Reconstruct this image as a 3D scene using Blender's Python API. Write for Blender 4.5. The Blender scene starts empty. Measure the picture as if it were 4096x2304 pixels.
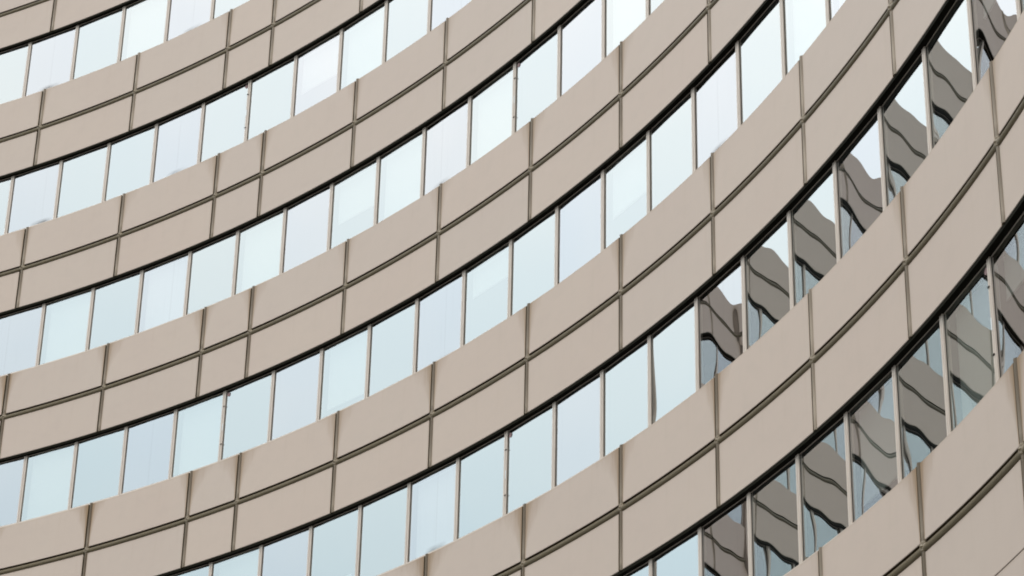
import bpy, math, random
from mathutils import Vector, Matrix, noise

random.seed(7)
SC = bpy.context.scene
COL = SC.collection

# ------------------------------------------------------------------ camera
EYE = 1.6                                   # the photographer's eye height
PITCH, ROLL = 0.463099, 0.022699
cam = bpy.data.cameras.new('camera')
cam.sensor_width = 36.0
cam.lens = 84.135
cam.clip_start, cam.clip_end = 0.1, 3000
camo = bpy.data.objects.new('camera', cam)
COL.objects.link(camo)
fwd = Vector((0, math.cos(PITCH), math.sin(PITCH)))
up0 = Vector((0, -math.sin(PITCH), math.cos(PITCH)))
rt0 = Vector((1, 0, 0))
rt = rt0 * math.cos(ROLL) + up0 * math.sin(ROLL)
up = up0 * math.cos(ROLL) - rt0 * math.sin(ROLL)
m4 = Matrix((rt, up, -fwd)).transposed().to_4x4()
m4.translation = (0, 0, EYE)
camo.matrix_world = m4
SC.camera = camo

# ------------------------------------------------------------------ sky and sun
SUN_EL, SUN_AZ = math.radians(52), math.radians(205)      # azimuth clockwise from +Y
world = bpy.data.worlds.new('World')
SC.world = world
world.use_nodes = True
nt = world.node_tree
nt.nodes.clear()
sky = nt.nodes.new('ShaderNodeTexSky')
sky.sky_type = 'NISHITA'
sky.sun_disc = False
sky.sun_elevation, sky.sun_rotation = SUN_EL, SUN_AZ
sky.air_density, sky.dust_density = 1.0, 3.0
tc = nt.nodes.new('ShaderNodeTexCoord')
mp = nt.nodes.new('ShaderNodeMapping')
mp.inputs['Scale'].default_value = (1.0, 1.0, 2.2)
nz = nt.nodes.new('ShaderNodeTexNoise')
nz.inputs['Scale'].default_value = 6.0
nz.inputs['Detail'].default_value = 4
nz.inputs['Roughness'].default_value = 0.45
ramp = nt.nodes.new('ShaderNodeValToRGB')                  # an even sheet of high cloud
ramp.color_ramp.elements[0].position, ramp.color_ramp.elements[1].position = 0.3, 0.72
ramp.color_ramp.elements[0].color = (0.915, 0.95, 0.975, 1)
ramp.color_ramp.elements[1].color = (1.0, 0.995, 0.985, 1)
sc_ = nt.nodes.new('ShaderNodeVectorMath'); sc_.operation = 'SCALE'
# an overcast sky is about three times brighter overhead than at the horizon
sep = nt.nodes.new('ShaderNodeSeparateXYZ')
grad = nt.nodes.new('ShaderNodeMapRange')
grad.inputs[1].default_value, grad.inputs[2].default_value = 0.0, 1.0
grad.inputs[3].default_value, grad.inputs[4].default_value = 10.6, 37.2
mix = nt.nodes.new('ShaderNodeMix'); mix.data_type = 'RGBA'
mix.inputs[0].default_value = 0.9
bg = nt.nodes.new('ShaderNodeBackground'); bg.inputs['Strength'].default_value = 0.1
wo = nt.nodes.new('ShaderNodeOutputWorld')
L = nt.links.new
L(tc.outputs['Generated'], mp.inputs['Vector']); L(mp.outputs['Vector'], nz.inputs['Vector'])
L(tc.outputs['Generated'], sep.inputs[0]); L(sep.outputs['Z'], grad.inputs[0]); L(grad.outputs[0], sc_.inputs['Scale'])
tz = nt.nodes.new('ShaderNodeMapRange')
tz.interpolation_type = 'SMOOTHSTEP'
tz.inputs[1].default_value, tz.inputs[2].default_value = 0.28, 0.62
tint = nt.nodes.new('ShaderNodeMix'); tint.data_type = 'RGBA'; tint.blend_type = 'MULTIPLY'
tint.inputs[0].default_value = 1.0
low = nt.nodes.new('ShaderNodeMix'); low.data_type = 'RGBA'
low.inputs[6].default_value, low.inputs[7].default_value = (0.82, 0.945, 1.0, 1), (1.0, 1.0, 1.0, 1)
L(sep.outputs['Z'], tz.inputs[0]); L(tz.outputs[0], low.inputs[0])
L(nz.outputs['Fac'], ramp.inputs['Fac']); L(ramp.outputs['Color'], tint.inputs[6]); L(low.outputs[2], tint.inputs[7])
L(tint.outputs[2], sc_.inputs[0])
L(sky.outputs['Color'], mix.inputs[6]); L(sc_.outputs['Vector'], mix.inputs[7])
L(mix.outputs[2], bg.inputs['Color']); L(bg.outputs['Background'], wo.inputs['Surface'])

sun = bpy.data.lights.new('sun', 'SUN')
sun.energy = 0.5
sun.angle = math.radians(20)
sun.color = (1.0, 0.95, 0.88)
suno = bpy.data.objects.new('sun', sun)
COL.objects.link(suno)
sd = Vector((math.sin(SUN_AZ) * math.cos(SUN_EL), math.cos(SUN_AZ) * math.cos(SUN_EL), math.sin(SUN_EL)))
suno.rotation_euler = sd.to_track_quat('Z', 'Y').to_euler()
suno.location = sd * 80

SC.view_settings.view_transform = 'Standard'
SC.view_settings.look = 'None'
SC.view_settings.exposure = 0.0
SC.view_settings.gamma = 1.0
SC.cycles.filter_width = 1.9
SC.cycles.max_bounces = 10
SC.cycles.glossy_bounces = 6
SC.cycles.transparent_max_bounces = 10

# ------------------------------------------------------------------ the plan of the façade
CX, CY, R = -31.0102, 17.7847, 36.7478        # centre and radius of the concave arc
PSI0, KAP, W = -0.733221, -0.0272125, 1.4994   # heading at bay 0, curvature, bay width
ZB0, H = 31.9661 + EYE, 3.7                    # height of the first rail, storey height
NL, NR = -13.6, 21.5                          # the ends of the arc, in bays
TUBES = [-12, -10, -8, -6, -4, -2, 0, 1, 3, 5, 7, 9, 11, 13, 15, 17, 19, 21]
NS = 7                                         # spandrels from the roof down; below the last one the cladding runs on
PT, PB = 1.03, -1.015                          # panel top and bottom about the rail
OFF_P = 0.010                                  # face of the panels
OFF_B = 0.062                                  # dark sheet behind the joints
OFF_F = 0.084                                  # face of the window frames


def ang(n):
    return PSI0 + KAP * n * W


def P(n, off, z):
    h = ang(n)
    return Vector((CX - (R + off) * math.sin(h), CY + (R + off) * math.cos(h), z))


def ZB(S):
    return ZB0 - S * H


# ------------------------------------------------------------------ materials
def mat(name):
    m = bpy.data.materials.new(name)
    m.use_nodes = True
    n = m.node_tree
    n.nodes.clear()
    return m, n, n.nodes.new, n.links.new


def math_node(n, op, a, b=None, c=None, clamp=False):
    x = n.nodes.new('ShaderNodeMath')
    x.operation = op
    x.use_clamp = clamp
    for i, v in enumerate((a, b, c)):
        if v is None:
            continue
        if isinstance(v, (int, float)):
            x.inputs[i].default_value = v
        else:
            n.links.new(v, x.inputs[i])
    return x.outputs[0]


def noise_node(n, vec, scale, detail=3, rough=0.5):
    x = n.nodes.new('ShaderNodeTexNoise')
    x.inputs['Scale'].default_value = scale
    x.inputs['Detail'].default_value = detail
    x.inputs['Roughness'].default_value = rough
    if vec is not None:
        n.links.new(vec, x.inputs['Vector'])
    return x.outputs['Fac']


def mapped(n, vec, scale):
    x = n.nodes.new('ShaderNodeMapping')
    x.inputs['Scale'].default_value = scale
    n.links.new(vec, x.inputs['Vector'])
    return x.outputs['Vector']


def mixc(n, fac, a, b):
    x = n.nodes.new('ShaderNodeMix')
    x.data_type = 'RGBA'
    for sock, v in ((0, fac), (6, a), (7, b)):
        if isinstance(v, (int, float)):
            x.inputs[sock].default_value = v
        elif isinstance(v, tuple):
            x.inputs[sock].default_value = v if len(v) == 4 else v + (1,)
        else:
            n.links.new(v, x.inputs[sock])
    return x.outputs[2]


def smooth(n, v, a, b):
    x = n.nodes.new('ShaderNodeMapRange')
    x.interpolation_type = 'SMOOTHSTEP'
    x.inputs[1].default_value, x.inputs[2].default_value = a, b
    n.links.new(v, x.inputs[0])
    return x.outputs[0]


def principled(n, color, rough=0.5, spec=0.3, metal=0.0, normal=None):
    b = n.nodes.new('ShaderNodeBsdfPrincipled')
    if isinstance(color, tuple):
        b.inputs['Base Color'].default_value = color if len(color) == 4 else color + (1,)
    else:
        n.links.new(color, b.inputs['Base Color'])
    if isinstance(rough, float):
        b.inputs['Roughness'].default_value = rough
    else:
        n.links.new(rough, b.inputs['Roughness'])
    b.inputs['Specular IOR Level'].default_value = spec
    b.inputs['Metallic'].default_value = metal
    if normal is not None:
        n.links.new(normal, b.inputs['Normal'])
    o = n.nodes.new('ShaderNodeOutputMaterial')
    n.links.new(b.outputs[0], o.inputs['Surface'])
    return b


def uv(n, name):
    x = n.nodes.new('ShaderNodeUVMap')
    x.uv_map = name
    s = n.nodes.new('ShaderNodeSeparateXYZ')
    n.links.new(x.outputs[0], s.inputs[0])
    return x.outputs[0], s.outputs[0], s.outputs[1]


def prop(n, name):
    x = n.nodes.new('ShaderNodeAttribute')
    x.attribute_type = 'OBJECT'
    x.attribute_name = name
    return x.outputs['Fac']


def make_panel_mat():
    m, n, new, link = mat('panel_enamel')
    v1, dl, dt = uv(n, 'from_left')           # metres from the left edge, from the top edge
    v2, dr, _ = uv(n, 'from_right')
    tcn = new('ShaderNodeTexCoord')
    oi = new('ShaderNodeObjectInfo')
    pos = tcn.outputs['Object']
    big = noise_node(n, pos, 0.55, 2)
    fine = noise_node(n, mapped(n, pos, (9, 9, 1.2)), 1.6, 4, 0.6)
    base = mixc(n, big, (0.460, 0.360, 0.298), (0.477, 0.386, 0.316))
    base = mixc(n, math_node(n, 'MULTIPLY', oi.outputs['Random'], 0.32), base, (0.429, 0.361, 0.312))
    mott = smooth(n, noise_node(n, mapped(n, pos, (1, 1, 1.6)), 2.6, 5, 0.62), 0.42, 0.75)
    base = mixc(n, math_node(n, 'MULTIPLY', mott, 0.16), base, (0.381, 0.310, 0.261))
    base = mixc(n, math_node(n, 'MULTIPLY', fine, 0.10), base, (0.363, 0.283, 0.235))

    vary = math_node(n, 'ADD', math_node(n, 'MULTIPLY', math_node(n, 'FRACT', math_node(n, 'MULTIPLY', oi.outputs['Random'], 5.7)), 0.9), 0.45)

    # rust-brown run-off: widest under the top corners, thinning to a line down the joint
    def run(d, seed, amount):
        wob = noise_node(n, mapped(n, v1, (5, 1.3, 1)), 1.0 + seed, 3, 0.6)
        wid = math_node(n, 'MULTIPLY', math_node(n, 'POWER', math_node(n, 'SUBTRACT', 1.02, dt, None, True), 2.3), 0.36)
        wid = math_node(n, 'ADD', math_node(n, 'MULTIPLY', wid, math_node(n, 'MULTIPLY', math_node(n, 'ADD', wob, 0.3), math_node(n, 'MULTIPLY', math_node(n, 'ADD', amount, 0.1), vary))), 0.012)
        t = math_node(n, 'DIVIDE', d, wid)
        a = math_node(n, 'SUBTRACT', 1.0, smooth(n, t, 0.0, 1.3))
        halo = math_node(n, 'MULTIPLY', math_node(n, 'SUBTRACT', 1.0, smooth(n, t, 0.0, 2.8)), 0.5)
        a = math_node(n, 'MAXIMUM', a, halo)
        return math_node(n, 'MULTIPLY', a, amount)
    rl = run(dl, 0.0, prop(n, 'rust_left'))
    rr = run(dr, 0.7, prop(n, 'rust_right'))
    streak = noise_node(n, mapped(n, v1, (26, 0.9, 1)), 1.0, 3, 0.6)
    rust = math_node(n, 'MAXIMUM', rl, rr)
    rust = math_node(n, 'MULTIPLY', rust, math_node(n, 'ADD', math_node(n, 'MULTIPLY', streak, 0.9), 0.5), None, True)
    # a thin dirty hem all round
    hem = math_node(n, 'MINIMUM', math_node(n, 'MINIMUM', dl, dr), dt)
    hem = math_node(n, 'MULTIPLY', math_node(n, 'SUBTRACT', 1.0, smooth(n, hem, 0.0, 0.055)), 0.26)
    drip = smooth(n, noise_node(n, mapped(n, v1, (4.2, 0.3, 1)), 1.0, 4, 0.7), 0.5, 0.8)
    drip = math_node(n, 'MULTIPLY', drip, math_node(n, 'MULTIPLY', math_node(n, 'SUBTRACT', 1.0, smooth(n, dt, 0, 0.9)), 0.22))
    c = mixc(n, math_node(n, 'MAXIMUM', hem, drip), base, (0.34, 0.25, 0.17))
    c = mixc(n, math_node(n, 'MULTIPLY', rust, 0.95), c, (0.20, 0.115, 0.045))
    bump = new('ShaderNodeBump')
    bump.inputs['Strength'].default_value = 0.12
    bump.inputs['Distance'].default_value = 0.02
    link(noise_node(n, mapped(n, pos, (1, 1, 1)), 1.4, 2), bump.inputs['Height'])
    principled(n, c, 0.55, 0.28, 0.0, bump.outputs[0])
    return m


def make_tube_mat():
    m, n, new, link = mat('tube_bronze')
    v, across, along = uv(n, 'along')          # along: metres below the upper end of that piece
    oi = new('ShaderNodeObjectInfo')
    streak = noise_node(n, mapped(n, v, (38, 1.2, 1)), 1.0, 3, 0.6)
    base = mixc(n, streak, (0.18, 0.125, 0.075), (0.45, 0.37, 0.285))
    end = math_node(n, 'SUBTRACT', 1.0, smooth(n, math_node(n, 'DIVIDE', math_node(n, 'ADD', along, math_node(n, 'MULTIPLY', streak, -0.35)), math_node(n, 'ADD', math_node(n, 'MULTIPLY', prop(n, 'rust_left'), 1.3), 0.25)), 0.0, 1.0))
    low = smooth(n, math_node(n, 'ADD', along, math_node(n, 'MULTIPLY', streak, 0.2)), 0.80, 1.06)
    r = math_node(n, 'MAXIMUM', end, math_node(n, 'MULTIPLY', low, 0.8))
    k = math_node(n, 'ADD', math_node(n, 'MULTIPLY', prop(n, 'rust_left'), 0.6), 0.42)
    lines = math_node(n, 'MULTIPLY', smooth(n, streak, 0.5, 0.68), math_node(n, 'MULTIPLY', k, 0.55))
    f = math_node(n, 'MAXIMUM', math_node(n, 'MULTIPLY', r, k), lines, None, True)
    c = mixc(n, f, base, (0.095, 0.062, 0.03))
    principled(n, c, 0.42, 0.4)
    return m


def make_simple(name, c0, c1, rough, spec=0.3, scale=3.0, stretch=(1, 1, 1), metal=0.0):
    m, n, new, link = mat(name)
    tcn = new('ShaderNodeTexCoord')
    f = noise_node(n, mapped(n, tcn.outputs['Object'], stretch), scale, 4, 0.6)
    principled(n, mixc(n, f, c0, c1), rough, spec, metal)
    return m


def make_glass(name, tint, stained):
    m, n, new, link = mat(name)
    v, x, z = uv(n, 'pane')                    # 0..1 across, 0..1 upwards
    oi = new('ShaderNodeObjectInfo')
    lw = new('ShaderNodeLayerWeight')
    lw.inputs['Blend'].default_value = 0.5
    r = math_node(n, 'ADD', math_node(n, 'MULTIPLY', lw.outputs['Facing'], 0.10), 0.372)
    tr = new('ShaderNodeBsdfTransparent')
    tr.inputs['Color'].default_value = (0.43, 0.45, 0.44, 1)
    gl = new('ShaderNodeBsdfGlossy')
    gl.inputs['Roughness'].default_value = 0.0
    t2 = tuple(a * b for a, b in zip(tint, (0.965, 0.985, 0.995)))
    link(mixc(n, oi.outputs['Random'], tint, t2), gl.inputs['Color'])
    mx = new('ShaderNodeMixShader')
    link(r, mx.inputs[0]); link(tr.outputs[0], mx.inputs[1]); link(gl.outputs[0], mx.inputs[2])
    # dust film: thin vertical streaks, and a brown tide mark at the foot of the dirty panes
    st = smooth(n, noise_node(n, mapped(n, v, (34, 0.7, 1)), 1.0, 3, 0.6), 0.52, 0.8)
    film = math_node(n, 'MULTIPLY', st, 0.018 if not stained else 0.035)
    film = math_node(n, 'ADD', film, 0.015)
    if stained:
        rnd = oi.outputs['Random']
        wob = smooth(n, noise_node(n, mapped(n, v, (3.5, 2, 1)), 1.0, 1, 0.5), 0.1, 0.7)
        mid = math_node(n, 'ADD', math_node(n, 'MULTIPLY', rnd, 0.45), 0.30)
        cx_ = math_node(n, 'ABSOLUTE', math_node(n, 'SUBTRACT', x, mid))
        tide = math_node(n, 'MULTIPLY', math_node(n, 'SUBTRACT', 1.0, smooth(n, cx_, 0.0, 0.30)),
                         math_node(n, 'POWER', math_node(n, 'SUBTRACT', 1.0, smooth(n, z, 0.012, 0.115)), 1.6))
        tide = math_node(n, 'MULTIPLY', tide, math_node(n, 'ADD', math_node(n, 'MULTIPLY', wob, 0.7), 0.3))
        tide = math_node(n, 'MULTIPLY', tide, smooth(n, math_node(n, 'FRACT', math_node(n, 'MULTIPLY', rnd, 7.3)), 0.2, 1.15))
        line = math_node(n, 'MULTIPLY', math_node(n, 'SUBTRACT', 1.0, smooth(n, cx_, 0.002, 0.02)), 0.06)
        film = math_node(n, 'MAXIMUM', film, math_node(n, 'MAXIMUM', tide, line))
    df = new('ShaderNodeBsdfDiffuse')
    df.inputs['Color'].default_value = (0.075, 0.052, 0.038, 1) if stained else (0.42, 0.44, 0.42, 1)
    m2 = new('ShaderNodeMixShader')
    link(film, m2.inputs[0]); link(mx.outputs[0], m2.inputs[1]); link(df.outputs[0], m2.inputs[2])
    o = new('ShaderNodeOutputMaterial')
    link(m2.outputs[0], o.inputs['Surface'])
    return m


M = {}
M['panel'] = make_panel_mat()
M['tube'] = make_tube_mat()
M['rail'] = make_simple('rail_bronze', (0.082, 0.058, 0.025), (0.138, 0.103, 0.053), 0.5, 0.35, 5, (1, 1, 6))
M['collar'] = make_simple('collar_bronze', (0.11, 0.078, 0.042), (0.22, 0.17, 0.108), 0.45, 0.4, 30)
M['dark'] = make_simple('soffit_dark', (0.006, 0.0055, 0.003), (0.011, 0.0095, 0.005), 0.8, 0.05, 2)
M['joint'] = make_simple('joint_dark', (0.055, 0.038, 0.017), (0.080, 0.058, 0.029), 0.7, 0.2, 4)
M['frame'] = make_simple('frame_aluminium', (0.52, 0.43, 0.36), (0.58, 0.49, 0.415), 0.42, 0.4, 3)
M['gasket'] = make_simple('gasket_black', (0.03, 0.026, 0.02), (0.05, 0.042, 0.033), 0.7, 0.2)
M['glass'] = make_glass('coated_glass', (0.965, 1.0, 0.990), False)
M['glass_lilac'] = make_glass('coated_glass_lilac', (0.982, 0.985, 1.0), False)
M['glass_dirty'] = make_glass('coated_glass_dirty', (0.982, 0.984, 0.998), True)
M['blind'] = make_simple('blind_fabric', (0.70, 0.71, 0.65), (0.80, 0.80, 0.74), 0.9, 0.1, 2, (1, 1, 40))
M['inside'] = make_simple('interior_grey', (0.06, 0.06, 0.055), (0.10, 0.10, 0.09), 0.9, 0.1)
M['wall'] = make_simple('rear_render', (0.36, 0.32, 0.28), (0.42, 0.38, 0.33), 0.8, 0.2, 0.4)
M['sticker'] = make_simple('sticker_red', (0.24, 0.14, 0.135), (0.30, 0.19, 0.185), 0.6)
M['plate'] = make_simple('plate_white', (0.62, 0.63, 0.62), (0.72, 0.73, 0.72), 0.5)
M['paper'] = make_simple('paper_white', (0.80, 0.82, 0.80), (0.86, 0.87, 0.85), 0.8)
M['ground'] = make_simple('ground_paving', (0.05, 0.049, 0.047), (0.09, 0.087, 0.082), 0.85, 0.2, 0.25)


# ------------------------------------------------------------------ mesh helpers
class MB:
    """collects faces, with uv layers and material slots, and links them as one mesh object"""
    def __init__(self):
        self.v, self.f, self.uv, self.mi, self.sm = [], [], {}, [], []

    def quad(self, pts, uvs=None, mi=0, sm=False):
        i = len(self.v)
        self.v += [tuple(p) for p in pts]
        self.f.append(tuple(range(i, i + len(pts))))
        self.mi.append(mi); self.sm.append(sm)
        for k, lst in (uvs or {}).items():
            self.uv.setdefault(k, {})[len(self.f) - 1] = lst

    def grid(self, rows, uvrows=None, mi=0, sm=True, flip=False):
        """rows of points -> shared-vertex grid"""
        i = len(self.v)
        nc = len(rows[0])
        for r in rows:
            self.v += [tuple(p) for p in r]
        for a in range(len(rows) - 1):
            for b in range(nc - 1):
                q = [(a, b), (a, b + 1), (a + 1, b + 1), (a + 1, b)]
                if flip:
                    q.reverse()
                self.f.append(tuple(i + r * nc + c for r, c in q))
                self.mi.append(mi); self.sm.append(sm)
                for k, g in (uvrows or {}).items():
                    self.uv.setdefault(k, {})[len(self.f) - 1] = [g[r][c] for r, c in q]

    def box(self, x0, x1, y0, y1, z0, z1, mi=0, skip=''):
        p = lambda x, y, z: (x, y, z)
        F = {'f': [(x0, y0, z0), (x1, y0, z0), (x1, y0, z1), (x0, y0, z1)],
             'b': [(x1, y1, z0), (x0, y1, z0), (x0, y1, z1), (x1, y1, z1)],
             'l': [(x0, y1, z0), (x0, y0, z0), (x0, y0, z1), (x0, y1, z1)],
             'r': [(x1, y0, z0), (x1, y1, z0), (x1, y1, z1), (x1, y0, z1)],
             't': [(x0, y0, z1), (x1, y0, z1), (x1, y1, z1), (x0, y1, z1)],
             'd': [(x0, y1, z0), (x1, y1, z0), (x1, y0, z0), (x0, y0, z0)]}
        for k, q in F.items():
            if k not in skip:
                self.quad(q, mi=mi)

    def arcbox(self, n0, n1, o0, o1, z0, z1, mi=0, step=0.17):
        """a box bent along the façade: o0 = outer face, o1 = inner face"""
        k = max(1, int(math.ceil((n1 - n0) / step)))
        ns = [n0 + (n1 - n0) * i / k for i in range(k + 1)]
        self.grid([[P(n, o0, z0) for n in ns], [P(n, o0, z1) for n in ns]], mi=mi)
        self.grid([[P(n, o1, z0) for n in ns], [P(n, o1, z1) for n in ns]], mi=mi, flip=True)
        self.grid([[P(n, o0, z1) for n in ns], [P(n, o1, z1) for n in ns]], mi=mi)
        self.grid([[P(n, o0, z0) for n in ns], [P(n, o1, z0) for n in ns]], mi=mi, flip=True)
        for n, s in ((n0, False), (n1, True)):
            q = [P(n, o0, z0), P(n, o0, z1), P(n, o1, z1), P(n, o1, z0)]
            self.quad(q if not s else q[::-1], mi=mi)

    def mesh(self, name, mats):
        me = bpy.data.meshes.new(name)
        me.from_pydata(self.v, [], self.f)
        for m in mats:
            me.materials.append(m)
        me.polygons.foreach_set('material_index', self.mi)
        me.polygons.foreach_set('use_smooth', self.sm)
        for k, d in self.uv.items():
            lay = me.uv_layers.new(name=k)
            for fi, lst in d.items():
                for li, u in zip(me.polygons[fi].loop_indices, lst):
                    lay.data[li].uv = u
        me.update()
        return me


def link(name, me, parent=None, **props):
    o = bpy.data.objects.new(name, me)
    COL.objects.link(o)
    if parent is not None:
        o.parent = parent
    for k, v in props.items():
        o[k] = v
    return o


# ------------------------------------------------------------------ which bits the photograph shows
def project(p):
    d = Vector(p) - Vector((0, 0, EYE))
    f = d.dot(fwd)
    return 2048 + d.dot(rt) / f * 9572.7, 1152 - d.dot(up) / f * 9572.7


def shown(n0, n1, z0, z1, off=0.0):
    for i in range(7):
        for j in range(7):
            x, y = project(P(n0 + (n1 - n0) * i / 6, off, z0 + (z1 - z0) * j / 6))
            if 0 <= x <= 4096 and 0 <= y <= 2304:
                return True
    return False


# ------------------------------------------------------------------ ground
g = MB()
g.grid([[(-700 + 1400 * i / 8, -700 + 1400 * j / 8, 0) for i in range(9)] for j in range(9)], sm=False)
link('ground', g.mesh('ground', [M['ground']]), kind='structure')

# ------------------------------------------------------------------ the building
bld = bpy.data.objects.new('office_building', None)
bld.location = (0, 0, 0)
COL.objects.link(bld)
bld['label'] = 'curved beige office building with stacked rows of mirrored windows and panelled bands'
bld['category'] = 'building'


# --- spandrel panels
def panel(mb, n0, n1, z0, z1):
    th = 0.045
    a, b = n0 + 0.045 / W, n1 - 0.078 / W
    k = max(2, int(round((b - a) / 0.2)))
    ns = [a + (b - a) * i / k for i in range(k + 1)]
    ln = (b - a) * W
    e = 0.006                                  # eased edge
    prof = [(OFF_P + th, z0), (OFF_P + e, z0), (OFF_P, z0 + e), (OFF_P, z1 - e), (OFF_P + e, z1), (OFF_P + th, z1)]
    rows = [[P(n, o, z) for n in ns] for o, z in prof]
    ul = [[((n - a) * W, z1 - z) for n in ns] for o, z in prof]
    ur = [[((b - n) * W, z1 - z) for n in ns] for o, z in prof]
    for i in range(len(prof) - 1):
        dk = 1 if i in (0, len(prof) - 2) else 0
        mb.grid(rows[i:i + 2], mi=dk, sm=False, uvrows={'from_left': ul[i:i + 2], 'from_right': ur[i:i + 2]})
    for n, rev, u0 in ((a, True, 0.0), (b, False, ln)):
        q = [P(n, o, z) for o, z in prof]
        uq = [(u0, z1 - z) for o, z in prof]
        vq = [(ln - u0, z1 - z) for o, z in prof]
        if rev:
            q.reverse(); uq.reverse(); vq.reverse()
        mb.quad(q, {'from_left': uq, 'from_right': vq}, mi=1)


GAP_UP, GAP_DN = 0.066, 0.076               # the open joint above and below a rail
# how heavily rust has run down each tube of each spandrel in the photograph
RUST = {(1, -4): .25, (1, -2): .1, (1, 0): .3, (1, 1): .3, (1, 3): .15,
        (2, -4): .35, (2, -2): .3, (2, 0): .45, (2, 1): .5, (2, 3): .3, (2, 5): .2, (2, 7): .15,
        (3, -4): .8, (3, -2): .6, (3, 0): .55, (3, 1): .6, (3, 3): .3, (3, 5): .3, (3, 7): .55, (3, 9): .5, (3, 11): .15,
        (4, -4): .9, (4, -2): 1.0, (4, 0): .65, (4, 1): .6, (4, 3): .45, (4, 5): .65, (4, 7): .6, (4, 9): .6, (4, 11): .35, (4, 13): .05, (4, 15): .1,
        (5, 5): .8, (5, 7): .75, (5, 9): .7, (5, 11): .75, (5, 13): .05, (5, 15): .45, (5, 17): .45,
        (6, 13): .1, (6, 15): .9, (6, 17): .9}


def rust(S, n):
    return RUST.get((S, n), 0.35) ** 0.6


EDGES = [NL] + TUBES + [NR]
rest_panel = MB()
for S in range(NS):
    zb = ZB(S)
    rows = [(zb + GAP_UP, zb + PT, 1.0), (zb + PB, zb - GAP_DN, 0.0)]
    if S == NS - 1:
        rows[1] = (zb - 1.028, zb - GAP_DN, 0.0)
        rows += [(zb - 1.036 - 1.9 * (q + 1) + 0.008, zb - 1.036 - 1.9 * q, 0.0) for q in range(4)]
    for i in range(len(EDGES) - 1):
        n0, n1 = EDGES[i], EDGES[i + 1]
        for z0, z1, k in rows:
            if shown(n0, n1, z0, z1):
                mb = MB()
                panel(mb, n0, n1, z0, z1)
                rl, rr = rust(S, n0) * k, rust(S, n1) * k
                pr = dict(rust_left=rl if k else 0.12 * rust(S, n0), rust_right=rr if k else 0.12 * rust(S, n1))
                if max(rl, rr) >= 0.84:
                    pr['label'] = 'beige wall panel with brown rust runs beside the tube'
                link('wall_panel', mb.mesh('wall_panel', [M['panel'], M['joint']]), bld, **pr)
            else:
                panel(rest_panel, n0, n1, z0, z1)
link('wall_panel', rest_panel.mesh('wall_panel_rest', [M['panel'], M['joint']]), bld, kind='stuff', rust_left=0.3, rust_right=0.3)

# --- dark sheet behind the joints, and the soffit over each row of windows
for S in range(NS):
    zb = ZB(S)
    mb = MB()
    mb.arcbox(NL, NR, OFF_B, OFF_B + 0.10, zb + (PB + 0.002 if S < NS - 1 else -8.62), zb + PT - 0.004, step=0.25)
    link('backing_sheet', mb.mesh('backing_sheet', [M['joint']]), bld)
    if S == NS - 1:
        continue
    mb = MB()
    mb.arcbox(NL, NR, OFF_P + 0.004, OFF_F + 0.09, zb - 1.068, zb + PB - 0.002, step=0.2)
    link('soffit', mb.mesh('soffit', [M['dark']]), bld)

# --- vertical fluted tubes with a collar where the rail crosses, and the fluted rails
TR, RR = 0.039, 0.050
TO, RO = 0.030, 0.037
RZ = -0.022                                   # the rail runs a little under the middle of the collar                         # depth of their centre lines


def flute(k, r):
    return r * (1.0 if k % 2 == 0 else 0.955)


def tube(mb, n, z0, z1):
    h = ang(n)
    t = Vector((math.cos(h), math.sin(h), 0))
    o = Vector((math.sin(h), -math.cos(h), 0))   # out of the wall, towards the camera
    c = P(n, TO, 0)
    K = 20
    prof = []
    for k in range(K + 1):
        a = math.pi * k / K
        r = flute(k, TR)
        prof.append(c - t * (r * math.cos(a)) + o * (r * math.sin(a) * 1.05))
    prof = [c - t * TR - o * 0.05] + prof + [c + t * TR - o * 0.05]
    zs = [z1, z1 - 0.25, (z0 + z1) / 2, z0 + 0.25, z0]
    rows = [[p + Vector((0, 0, z)) for p in prof] for z in zs]
    uvr = [[(i / 22 * 0.12, z1 - z) for i in range(len(prof))] for z in zs]
    mb.grid(rows, {'along': uvr}, sm=False, flip=True)
    for z, f in ((z1, False), (z0, True)):
        q = [p + Vector((0, 0, z)) for p in prof]
        uq = [(i / 22 * 0.12, z1 - z) for i in range(len(prof))]
        mb.quad(q[::-1] if f else q, {'along': uq[::-1] if f else uq})


def ring(mb, c, ax, out, side, r, half, K=14, mi=0):
    """a short half-round sleeve along ax"""
    rows = []
    for s, rr in ((-half, r * 0.86), (-half * 0.8, r), (half * 0.8, r), (half, r * 0.86)):
        rows.append([c + ax * s + side * (-rr * math.cos(math.pi * k / K)) + out * (rr * math.sin(math.pi * k / K)) for k in range(K + 1)])
    mb.grid(rows, sm=False, mi=mi)
    mb.quad(rows[0], mi=mi); mb.quad(rows[-1][::-1], mi=mi)


def collar(mb, n, z):
    h = ang(n)
    t = Vector((math.cos(h), math.sin(h), 0))
    o = Vector((math.sin(h), -math.cos(h), 0))
    u = Vector((0, 0, 1))
    c = P(n, TO - 0.004, z)
    ring(mb, c, u, o, t, TR + 0.007, 0.062)
    ring(mb, P(n, RO, z + RZ * 0.6), t, o, u, RR + 0.004, 0.072)
    # the raised pointed cap in the middle
    tip = c + o * (TR + 0.028)
    base = [c + t * a + u * b + o * TR for a, b in ((-.04, 0), (0, -.045), (.04, 0), (0, .045))]
    for i in range(4):
        mb.quad([base[i], base[(i + 1) % 4], tip])


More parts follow.
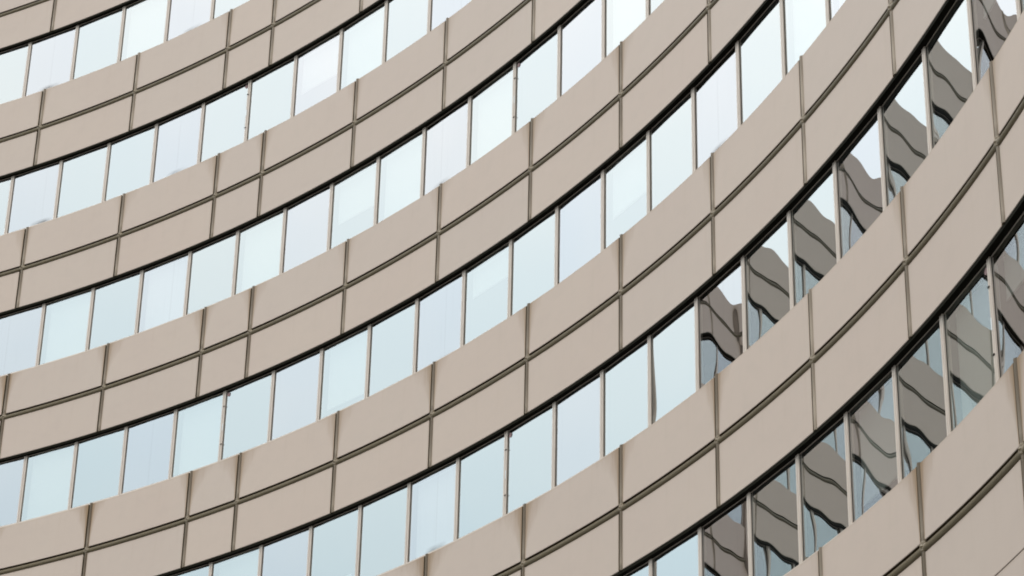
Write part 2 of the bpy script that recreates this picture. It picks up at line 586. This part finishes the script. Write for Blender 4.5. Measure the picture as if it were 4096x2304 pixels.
def rail(mb, n0, n1, zb):
    k = max(3, int(round((n1 - n0) / 0.16)))
    ns = [n0 + (n1 - n0) * i / k for i in range(k + 1)]
    K = 22
    prof = []
    for j in range(K + 1):
        a = math.pi * j / K
        r = flute(j, RR)
        prof.append((RO - r * math.sin(a), zb + RZ + r * math.cos(a)))
    prof = [(OFF_B + .002, zb + RZ + RR)] + prof + [(OFF_B + .002, zb + RZ - RR)]
    mb.grid([[P(n, o, z) for n in ns] for o, z in prof], sm=False, flip=True)


rest_tube, rest_rail = MB(), MB()
for S in range(NS):
    zb = ZB(S)
    for n in TUBES:
        vis = shown(n - .03, n + .03, zb - 1.03, zb + 1.04)
        mb = MB() if vis else rest_tube
        tube(mb, n, zb + 0.05, zb + PT + 0.012)
        tube(mb, n, zb + (PB - 0.006 if S < NS - 1 else -8.6), zb - 0.05)
        if vis:
            o = link('vertical_tube', mb.mesh('vertical_tube', [M['tube']]), bld, rust_left=rust(S, n))
            cb = MB()
            collar(cb, n, zb)
            link('joint_collar', cb.mesh('joint_collar', [M['collar']]), o)
    for i in range(len(EDGES) - 1):
        a, b = EDGES[i] + 0.028, EDGES[i + 1] - 0.028
        if shown(a, b, zb - .05, zb + .05):
            mb = MB()
            rail(mb, a, b, zb)
            link('horizontal_rail', mb.mesh('horizontal_rail', [M['rail']]), bld)
        else:
            rail(rest_rail, a, b, zb)
link('vertical_tube', rest_tube.mesh('vertical_tube_rest', [M['tube']]), bld, kind='stuff', rust_left=0.3)
link('horizontal_rail', rest_rail.mesh('horizontal_rail_rest', [M['rail']]), bld, kind='stuff')

# --- windows: one frame mesh and a few slightly warped panes, shared by every bay
CH = 2 * (R + OFF_F) * math.sin(abs(KAP) * W / 2)     # chord of a bay at the frame face
WT, WB = -1.070, -2.668                               # head and foot, about the rail above
HW = CH / 2 - 0.007
ST, HD, FT = 0.037, 0.010, 0.062                      # stile, head and foot sizes
GY = 0.026                                            # glass lies this far behind the frame face


def frame_into(mb, xf=lambda p: p):
    tmp = MB()
    tmp.box(-HW, -HW + ST, 0, 0.085, WB, WT)
    tmp.box(HW - ST, HW, 0, 0.085, WB, WT)
    tmp.box(-HW + ST, HW - ST, 0.021, 0.085, WT - HD, WT)
    tmp.box(-HW + ST, HW - ST, 0.0015, 0.085, WB, WB + FT)
    # rounded-off glazing beads and the black gasket in the gap to the next frame
    for s in (-1, 1):
        x = s * (HW - ST)
        tmp.box(min(x, x - s * 0.006), max(x, x - s * 0.006), GY - 0.006, GY + 0.004, WB + FT, WT - HD, 1)
        x = s * HW
        tmp.box(min(x, x + s * 0.0068), max(x, x + s * 0.0068), 0.02, 0.07, WB, WT, 1)
    base = len(mb.v)
    mb.v += [tuple(xf(Vector(p))) for p in tmp.v]
    mb.f += [tuple(i + base for i in f) for f in tmp.f]
    mb.mi += tmp.mi; mb.sm += tmp.sm


def pane_grid(kind, seed, N=26):
    """a sheet of coated glass, pillowed by a few millimetres as sealed units are"""
    x0, x1 = -HW + ST - 0.004, HW - ST + 0.004
    z0, z1 = WB + FT - 0.004, WT - HD + 0.004
    rnd = random.Random(seed)
    ph = [rnd.uniform(0, 6.28) for _ in range(8)]
    k1, k2 = rnd.uniform(0.85, 1.15), rnd.uniform(0.8, 1.2)
    rows, uvr = [], []
    for j in range(N + 1):
        v = j / N
        Z = 2 * v - 1
        row, ur = [], []
        for i in range(N + 1):
            u = i / N
            X = 2 * u - 1
            pil = (1 - X * X) ** 2 * (1 - Z * Z) ** 2
            edge = (1 - X ** 4) * (1 - Z ** 4)
            if kind == 'B':
                d = -0.0007 * k1 * pil
                d += edge * 0.00036 * k2 * math.sin(3.6 * X + ph[0]) * math.cos(1.6 * Z + ph[1])
                d += 0.00004 * math.sin(9 * X + 2.5 * Z + ph[2])
            else:
                d = 0.0011 * k1 * k2 * pil
                d += edge * 0.00035 * k2 * math.sin(3.1 * X + 1.2 * Z + ph[0])
                d += 0.00005 * math.sin(10 * X + 3 * Z + ph[2])
            d += edge * 0.0002 * math.sin(2.2 * Z + ph[3])
            row.append((x0 + (x1 - x0) * u, GY - d, z0 + (z1 - z0) * v))
            ur.append((u, v))
        rows.append(row); uvr.append(ur)
    return rows, uvr


fm = MB()
frame_into(fm)
frame_me = fm.mesh('window', [M['frame'], M['gasket']])
pane_me = {}
for kind, mk, seeds in (('B', 'glass', range(5)), ('A', 'glass_lilac', range(10, 14)), ('A', 'glass_dirty', range(10, 14))):
    lst = []
    for s in seeds:
        mb = MB()
        r, u = pane_grid(kind, s)
        mb.grid(r, {'pane': u}, sm=True)
        lst.append(mb.mesh('glass_pane', [M[mk]]))
    pane_me[mk] = lst


def blind_mesh(drop):
    mb = MB()
    z1 = WT - HD - 0.01
    z0 = z1 - drop * (WT - WB - 0.12)
    mb.box(-HW + 0.09, HW - 0.09, 0.150, 0.156, z0, z1)
    mb.box(-HW + 0.09, HW - 0.09, 0.142, 0.164, z0 - 0.03, z0)
    return mb.mesh('roller_blind', [M['blind']])


blinds = [blind_mesh(d) for d in (1.0, 0.85, 0.6, 0.35)]


def bay_matrix(n, S):
    a, b = P(n - .5, OFF_F, 0), P(n + .5, OFF_F, 0)
    x = (b - a).normalized()
    y = Vector((-x.y, x.x, 0))                    # into the building
    mt = Matrix((x, y, Vector((0, 0, 1)))).transposed().to_4x4()
    mt.translation = (a + b) / 2 + Vector((0, 0, ZB(S)))
    return mt


def disc(mb, cx_, cz, y, r, K=20):
    f = [(cx_ + r * math.cos(6.2832 * k / K), y - 0.003, cz + r * math.sin(6.2832 * k / K)) for k in range(K)]
    b = [(p[0], y, p[2]) for p in f]
    mb.quad(f)
    for k in range(K):
        mb.quad([f[k], b[k], b[(k + 1) % K], f[(k + 1) % K]])


STICK = {(1, 0): 1, (2, 7): -1, (3, 1): -1, (4, 7): -1, (5, 16): 1}
rest_w = MB()
rest_g = {'glass': MB(), 'glass_lilac': MB(), 'glass_dirty': MB()}
n_first, n_last = -13, 20
for S in range(NS - 1):
    for n in range(n_first, n_last + 1):
        mt = bay_matrix(n, S)
        kind = 'glass' if n % 3 != 2 else ('glass_dirty' if n % 6 == 5 or n % 6 == 2 and n < 0 and (n % 6 == 2) and n == -4 else 'glass_lilac')
        if n == -4:
            kind = 'glass_dirty'
        rr = random.Random(S * 131 + n * 17)
        pm = pane_me[kind][rr.randrange(len(pane_me[kind]))]
        if shown(n - .5, n + .5, ZB(S) + WB, ZB(S) + WT, OFF_F):
            w = link('window', frame_me, bld)
            w.matrix_local = mt
            link('glass_pane', pm, w)
            if rr.random() < 0.36:
                link('roller_blind', blinds[rr.choice((0, 0, 1, 2, 3))], w)
            if (S, n) in STICK:
                s = STICK[(S, n)]
                w['label'] = 'window with a small round red sticker in its upper corner'
                mb = MB()
                disc(mb, s * (HW - ST - 0.075), WT - HD - 0.095, GY - 0.006, 0.043)
                link('sticker', mb.mesh('sticker', [M['sticker']]), w)
                mb = MB()
                x = s * (HW - ST / 2)
                for z in (-1.42, -2.25):
                    mb.box(x - 0.022, x + 0.022, -0.012, -0.0005, z - 0.008, z + 0.008)
                link('catch', mb.mesh('catch', [M['gasket']]), w)
                mb = MB()
                mb.box(x - 0.012, x + 0.012, -0.006, -0.0005, -1.95, -1.80)
                link('latch_plate', mb.mesh('latch_plate', [M['plate']]), w)
            elif kind == 'glass_dirty':
                w['label'] = 'window with a grimy brown tide mark at the foot of its glass'
        else:
            frame_into(rest_w, lambda p, mt=mt: mt @ p)
            b = rest_g[kind]
            i0 = len(b.v)
            b.v += [tuple(mt @ v.co) for v in pm.vertices]
            lay = pm.uv_layers[0].data
            for pl in pm.polygons:
                b.f.append(tuple(i0 + k for k in pl.vertices))
                b.mi.append(0); b.sm.append(True)
                b.uv.setdefault('pane', {})[len(b.f) - 1] = [tuple(lay[li].uv) for li in pl.loop_indices]
rw = link('window', rest_w.mesh('window_rest', [M['frame'], M['gasket']]), bld, kind='stuff')
for k, b in rest_g.items():
    link('glass_pane', b.mesh('glass_pane_rest', [M[k]]), rw, kind='stuff')

# --- behind the glass: floors and a dim inner wall; the closed outer shell
ztop, zlow = ZB(0) + PT, ZB(NS - 1) - 8.64
for S in range(NS):
    mb = MB()
    mb.arcbox(NL + .05, NR - .05, OFF_B + 0.16, 5.9, ZB(S) - 0.75, ZB(S) + 0.35, step=0.5)
    link('floor_slab', mb.mesh('floor_slab', [M['inside']]), bld)
mb = MB()
mb.arcbox(NL + .05, NR - .05, 6.0, 6.15, 0.02, ztop - 0.6, step=0.5)
link('inner_wall', mb.mesh('inner_wall', [M['inside']]), bld)
mb = MB()
mb.arcbox(NL, NR, 13.8, 14.1, 0.01, ztop, step=0.5)
link('rear_wall', mb.mesh('rear_wall', [M['wall']]), bld)
mb = MB()
mb.arcbox(NL, NR, OFF_B + 0.11, 13.7, ztop - 0.45, ztop - 0.1, step=0.5)
link('roof', mb.mesh('roof', [M['wall']]), bld)
for a, b in ((NL - 0.14, NL - 0.003), (NR + 0.003, NR + 0.14)):
    mb = MB()
    mb.arcbox(a, b, -0.03, 14.1, 0.01, ztop + 0.004, step=0.5)
    link('end_wall', mb.mesh('end_wall', [M['panel']]), bld, rust_left=0.0, rust_right=0.0)
mb = MB()
mb.arcbox(NL, NR, OFF_F + 0.02, OFF_F + 0.3, 0.012, zlow - 0.002, step=0.25)
link('base_wall', mb.mesh('base_wall', [M['wall']]), bld)

# ------------------------------------------------------------------ a sheet of paper stood behind one pane
mt = bay_matrix(3, 4)
mb = MB()
mb.box(-0.30, 0.30, -0.002, 0.002, 0.0, 0.21)
pp = link('paper_sheet', mb.mesh('paper_sheet', [M['paper']]))
pp.matrix_world = mt @ Matrix.Translation((0.22, 0.075, WB + FT + 0.06)) @ Matrix.Rotation(math.radians(-6), 4, 'Y')
pp['label'] = 'pale sheet of paper propped low behind the window glass'
pp['category'] = 'paper'
